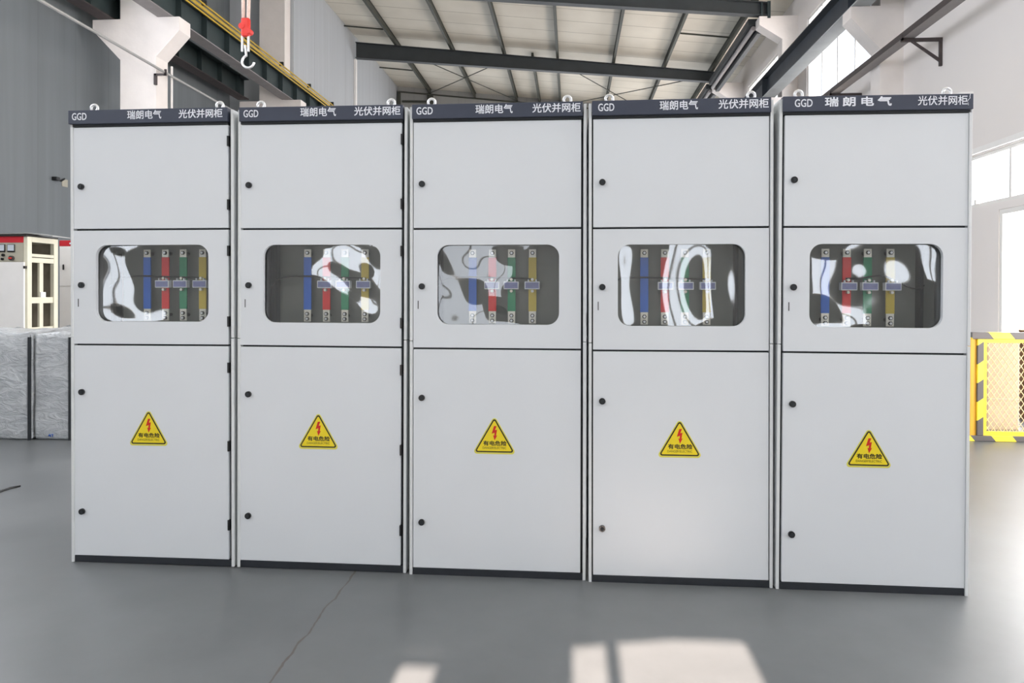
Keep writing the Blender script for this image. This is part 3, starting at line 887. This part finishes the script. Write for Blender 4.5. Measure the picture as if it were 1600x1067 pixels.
    if i < 4:
        wp = [(X(.1), .15, 1.35), (X(.125), .16, 1.385), (X(.17), .172, 1.402), (X(.27), .178, 1.405), (X(.37), .178, 1.400), (X(.464), .178, 1.398), (X(.567), .178, 1.394)]
    else:
        wp = [(X(.36), .178, 1.4), (X(.44), .178, 1.402), (X(.47), .178, 1.41), (X(.53), .178, 1.415), (X(.567), .178, 1.398), (X(.6), .17, 1.378), (X(.65), .16, 1.354), (X(.69), .16, 1.352), (X(.708), .17, 1.37)]
    # smooth the wire
    for _ in range(2):
        q = [wp[0]]
        for a, c in zip(wp, wp[1:]):
            q += [tuple(a[j] * .75 + c[j] * .25 for j in range(3)), tuple(a[j] * .25 + c[j] * .75 for j in range(3))]
        wp = q + [wp[-1]]
    mb = MB(); mb.tube(wp, .0038, 'black', 8); mb.build('wire', root)
    # warning sign
    sx, sz = p['sg']
    def tri(half, h, z, y0, y1, key, name, par, rad):
        mb = MB(); mb.prism([(X(sx) + a, sz + z + c) for a, c in rounded_tri(half, h, rad)], y0, y1, key); return mb.build(name, par)
    sgn = tri(.104, .180, -.008, -.0012, -.0001, 'sign_pale', 'warning_sign', root, .013)
    sgn['label'] = 'yellow triangular electric danger sign'
    tri(.094, .163, 0, -.0018, -.0012, 'sign_black', 'border', sgn, .009)
    tri(.0835, .1445, .0062, -.0024, -.0018, 'sign_yellow', 'yellow_field', sgn, .004)
    bolt = [(-.002, .123), (.010, .123), (.003, .104), (.0125, .106), (.008, .078), (.0135, .080), (.001, .056), (-.006, .080), (-.0005, .078), (.001, .092), (-.0125, .087)]
    mb = MB(); mb.prism([(X(sx) + a, sz + c) for a, c in bolt], -.003, -.0024, 'sign_red'); mb.build('lightning_bolt', sgn)
    text_mesh('lettering', '有电危险', X(sx - .052), X(sx + .056), sz + .042, .022, -.0028, 'sign_black', sgn, .06)
    text_mesh('lettering', 'DANGER!ELECTRIC', X(sx - .055), X(sx + .056), sz + .021, .0105, -.0028, 'sign_black', sgn, .0)
    return root


for i, p in enumerate(PARAM): make_cabinet(i, p)

# ------------------------------------------------------------------ left background
# cream instrument cabinet with open side
o = empty('instrument_cabinet', (-6.8, 4.5, 0))
w0, w1, dp, hh = -.75, .572, .5, 1.98
mb = MB()
for xa in (w0, w1 - .05):
    for ya in (0, dp - .07): mb.box(xa, xa + .05, ya, ya + .07, 0, hh - .03, 'cream', .004)
for za in (0, hh - .09):
    mb.box(w1 - .05, w1, .07, dp - .07, za, za + .06, 'cream'); mb.box(w0 + .05, w1 - .05, dp - .07, dp - .03, za, za + .06, 'cream')
mb.box(w1 - .045, w1 - .005, .07, dp - .07, 1.72, 1.755, 'cream'); mb.box(w1 - .045, w1 - .005, .07, dp - .07, 1.655, 1.71, 'cream')
mb.build('frame', o)
mb = MB(); mb.box(w0 + .05, w1 - .05, dp - .03, dp - .01, .06, hh - .09, 'back_sheet'); mb.build('back_panel', o)
mb = MB(); mb.box(w1 - .045, w1 - .02, .215, .275, .1, 1.655, 'cream'); mb.box(w1 - .05, w1 - .015, .07, dp - .07, 1.18, 1.25, 'cream'); mb.box(w1 - .05, w1 - .015, .07, dp - .07, .83, .9, 'cream'); mb.box(w1 - .018, w1 - .006, .22, .30, 1.25, 1.31, 'white_paint'); mb.build('side_rails', o)
mb = MB(); mb.box(w0 + .05, w1 - .052, -.005, .02, hh - .1, hh - .03, 'red_band'); mb.build('header', o)
mb = MB(); mb.box(w0 + .05, w1 - .052, 0, .02, 1.66, hh - .1, 'beige'); ip = mb.build('instrument_panel', o)
for xm in (w1 - .195, w1 - .315, w1 - .46):
    mb = MB(); mb.box(xm - .045, xm + .045, -.012, 0, 1.77, 1.86, 'black', .003); mb.box(xm - .038, xm + .038, -.014, -.012, 1.785, 1.853, 'meter'); mb.build('meter', ip)
mb = MB(); mb.cyl((w1 - .185, 0, 1.70), (w1 - .185, -.03, 1.70), .028, 'bracket', 14); mb.box(w1 - .20, w1 - .17, -.045, -.03, 1.692, 1.708, 'hook_red'); mb.build('switch_knob', ip)
mb = MB(); mb.cyl((w1 - .29, 0, 1.735), (w1 - .29, -.02, 1.735), .016, 'black', 12); mb.cyl((w1 - .30, 0, 1.69), (w1 - .30, -.02, 1.69), .014, 'black', 12); mb.build('push_button', ip)
mb = MB(); mb.box(w0 + .05, w1 - .03, -.02, .02, .05, 1.655, 'white_paint', .003); dr = mb.build('door', o); dr['label'] = 'plain white lower door'
mb = MB(); mb.box(w1 - .03, w1 - .005, -.03, -.002, 1.58, 1.61, 'bolt'); mb.build('door_latch', dr)
mb = MB(); mb.prism([(w0, hh - .03), (w1 + .0, hh - .03), (w1 + .0, hh - .01), (w0 + .6, hh), (w0, hh - .01)], -.02, dp, 'bolt'); mb.prism([(0.05, hh + .005), (.5, hh + .01), (.8, hh - .025), (.8, hh - .015), (.5, hh + .025), (0.05, hh + .012)], .1, .4, 'conduit'); mb.build('top_cover', o)
tag(o, 'cream instrument cabinet with red band, two meters and an open side', 'electrical cabinet')
# white cabinet with a red band
o = empty('white_cabinet', (-6.31, 5.62, 0))
mb = MB(); mb.box(-.36, .38, 0, .6, 0, 1.91, 'white_paint', .003); mb.build('body', o)
mb = MB(); mb.box(-.36, .38, -.006, .6, 1.91, 1.985, 'red_band', .002); hd = mb.build('header', o)
mb = MB(); mb.box(-.22, -.15, -.008, -.006, 1.935, 1.955, 'white_ink'); mb.build('name_plate', hd)
mb = MB(); mb.box(-.35, .37, -.016, 0, 1.39, 1.9, 'white_paint', .003); d1_ = mb.build('door', o)
mb = MB(); mb.box(-.30, -.283, -.03, -.016, 1.6, 1.67, 'black', .003); mb.build('handle', d1_)
mb = MB(); mb.box(-.35, .37, -.016, 0, .06, 1.375, 'white_paint', .003); mb.build('door', o)
tag(o, 'white cabinet with a red top band and black handle, beside the cream one', 'electrical cabinet')


# film-wrapped boxes
def wrapped(x0, x1, y0, y1, h, label, mark=False):
    bm = bmesh.new()
    bmesh.ops.create_cube(bm, size=1)
    for v in bm.verts: v.co = Vector((v.co.x * (x1 - x0), (v.co.y + .5) * (y1 - y0), (v.co.z + .5) * h))
    bmesh.ops.bevel(bm, geom=bm.edges[:], offset=.03, segments=3, profile=.5, affect='EDGES')
    bmesh.ops.subdivide_edges(bm, edges=bm.edges[:], cuts=6, use_grid_fill=True)
    for v in bm.verts:
        c = v.co
        if c.z > h - .06:
            c.z += .035 * max(0, sin(9 * c.x + 3 * x0 + 5 * c.y)) + .02 * max(0, sin(23 * c.x + 13 * c.y)) + random.uniform(0, .012)
        elif c.z > .05:
            c.y += -.006 * sin(14 * c.z + 8 * c.x) * (c.y < .05) + random.uniform(-.003, .003)
    me = bpy.data.meshes.new('wrapped_box'); bm.to_mesh(me); bm.free()
    me.materials.append(MAT['film'])
    for p in me.polygons: p.use_smooth = True
    o = empty('wrapped_box', ((x0 + x1) / 2, y0, 0))
    bo = bpy.data.objects.new('film', me); COL.objects.link(bo); bo.parent = o
    hw = (x1 - x0) / 2
    mb = MB()
    mb.box(hw - .018, hw + .003, -.008, .012, .0, h - .02, 'dark')
    mb.build('corner_edge', o)
    if mark:
        mb = MB(); mb.tube([(-.03, -.006, .035), (-.02, -.006, .05), (-.01, -.006, .03)], .004, 'blue', 6); mb.tube([(.0, -.006, .05), (.012, -.006, .05), (.006, -.006, .03)], .004, 'blue', 6); mb.build('pen_mark', o)
    tag(o, label, 'wrapped box', 'film-wrapped boxes at left')


wrapped(-5.45, -4.785, 2.71, 3.5, .935, 'grey box wrapped in crumpled clear film, cut by the left photo edge')
wrapped(-4.776, -4.425, 2.74, 3.5, .935, 'narrower film-wrapped grey box against the leftmost switchgear cabinet', True)
# dark fitting on the left wall
o = empty('wall_fitting', (XL, 9.35, 3.4))
mb = MB(); mb.box(0, .1, .0, .1, -.03, .04, 'black', .01); mb.tube([(.05, .08, 0), (.08, .15, -.02), (.06, .26, .035)], .018, 'black', 8); mb.build('clamp', o)
mb = MB(); mb.box(0, .012, .27, .42, -.1, .04, 'beige'); mb.build('plate', o)
tag(o, 'small black fitting on the grey left wall, beside the leftmost cabinet', 'wall fitting')
# wire on the floor
mb = MB(); mb.tube([(-3.95, .9, .006), (-3.745, 1.12, .006), (-3.745, 1.21, .006), (-3.714, 1.263, .006)], .006, 'black', 6)
tag(mb.build('floor_wire'), 'thin black wire lying on the floor at the left edge', 'wire')

# ------------------------------------------------------------------ right background: hazard fence and drum
o = empty('safety_fence', (3.64, 3.55, 0))
FW, FH = 1.7, .985
mb = MB(); mb.box(-.03, FW, -.03, .03, FH - .062, FH, 'hazard_rail', .004); mb.box(-.06, FW, -.035, .03, .0, .05, 'hazard_rail', .004); mb.build('striped_rail', o)
mb = MB(); mb.box(.02, .075, -.03, .03, .05, FH - .062, 'hazard_post', .004); mb.box(FW - .06, FW, -.03, .03, .05, FH - .062, 'hazard_post', .004); mb.build('striped_post', o)
mb = MB(); mb.box(-.03, .02, -.012, .04, .05, FH - .062, 'orange'); mb.build('side_post', o, ); 
mb = MB(); mb.box(.075, .105, -.02, .02, .05, FH - .062, 'fence_yellow'); mb.box(FW - .09, FW - .06, -.02, .02, .05, FH - .062, 'fence_yellow')
mb.box(.105, FW - .09, -.02, .02, .05, .085, 'fence_yellow'); mb.box(.105, FW - .09, -.02, .02, FH - .095, FH - .062, 'fence_yellow'); mb.build('inner_frame', o)
mb = MB()
x0, x1, z0, z1 = .105, FW - .09, .085, FH - .095
pw, ph = .052, .075
k = -int((z1 - z0) / ph) - 2
sl = ph / pw
while True:
    xs = x0 + k * pw
    if xs > x1 + 1: break
    for sg in (1, -1):
        if sg > 0: pa, pb = (xs, z0), (xs + (z1 - z0) / sl, z1)
        else: pa, pb = (xs, z1), (xs + (z1 - z0) / sl, z0)
        def clip(a, c):
            (ax, az), (cx, cz) = a, c
            t0 = max(0, (x0 - ax) / (cx - ax)); t1 = min(1, (x1 - ax) / (cx - ax))
            if t0 >= t1: return None
            return (ax + (cx - ax) * t0, az + (cz - az) * t0), (ax + (cx - ax) * t1, az + (cz - az) * t1)
        r = clip(pa, pb)
        if r: mb.cyl((r[0][0], .0 + .003 * sg, r[0][1]), (r[1][0], .0 + .003 * sg, r[1][1]), .0035, 'mesh_wire', 5, cap=False)
    k += 1
mb.build('wire_mesh', o)
tag(o, 'yellow safety fence panel with black hazard stripes and wire mesh at right', 'fence')
mb = MB(); mb.cyl((5.08, 4.75, 0), (5.08, 4.75, .94), .3, 'brown', 40); mb.torus((5.08, 4.75, .33), .3, .012, 'brown', 'z', 40, 8); mb.torus((5.08, 4.75, .67), .3, .012, 'brown', 'z', 40, 8); mb.torus((5.08, 4.75, .935), .295, .014, 'brown', 'z', 40, 8)
tag(mb.build('drum'), 'dark brown drum standing behind the wire mesh of the safety fence', 'drum')

mb = MB(); mb.box(4.06, 4.36, 4.1, 4.32, 0, .9, 'carton', .01); mb.box(4.06, 4.36, 4.095, 4.1, .3, .31, 'beige')
tag(mb.build('carton'), 'pale beige carton standing behind the wire mesh, left of the brown drum', 'box')
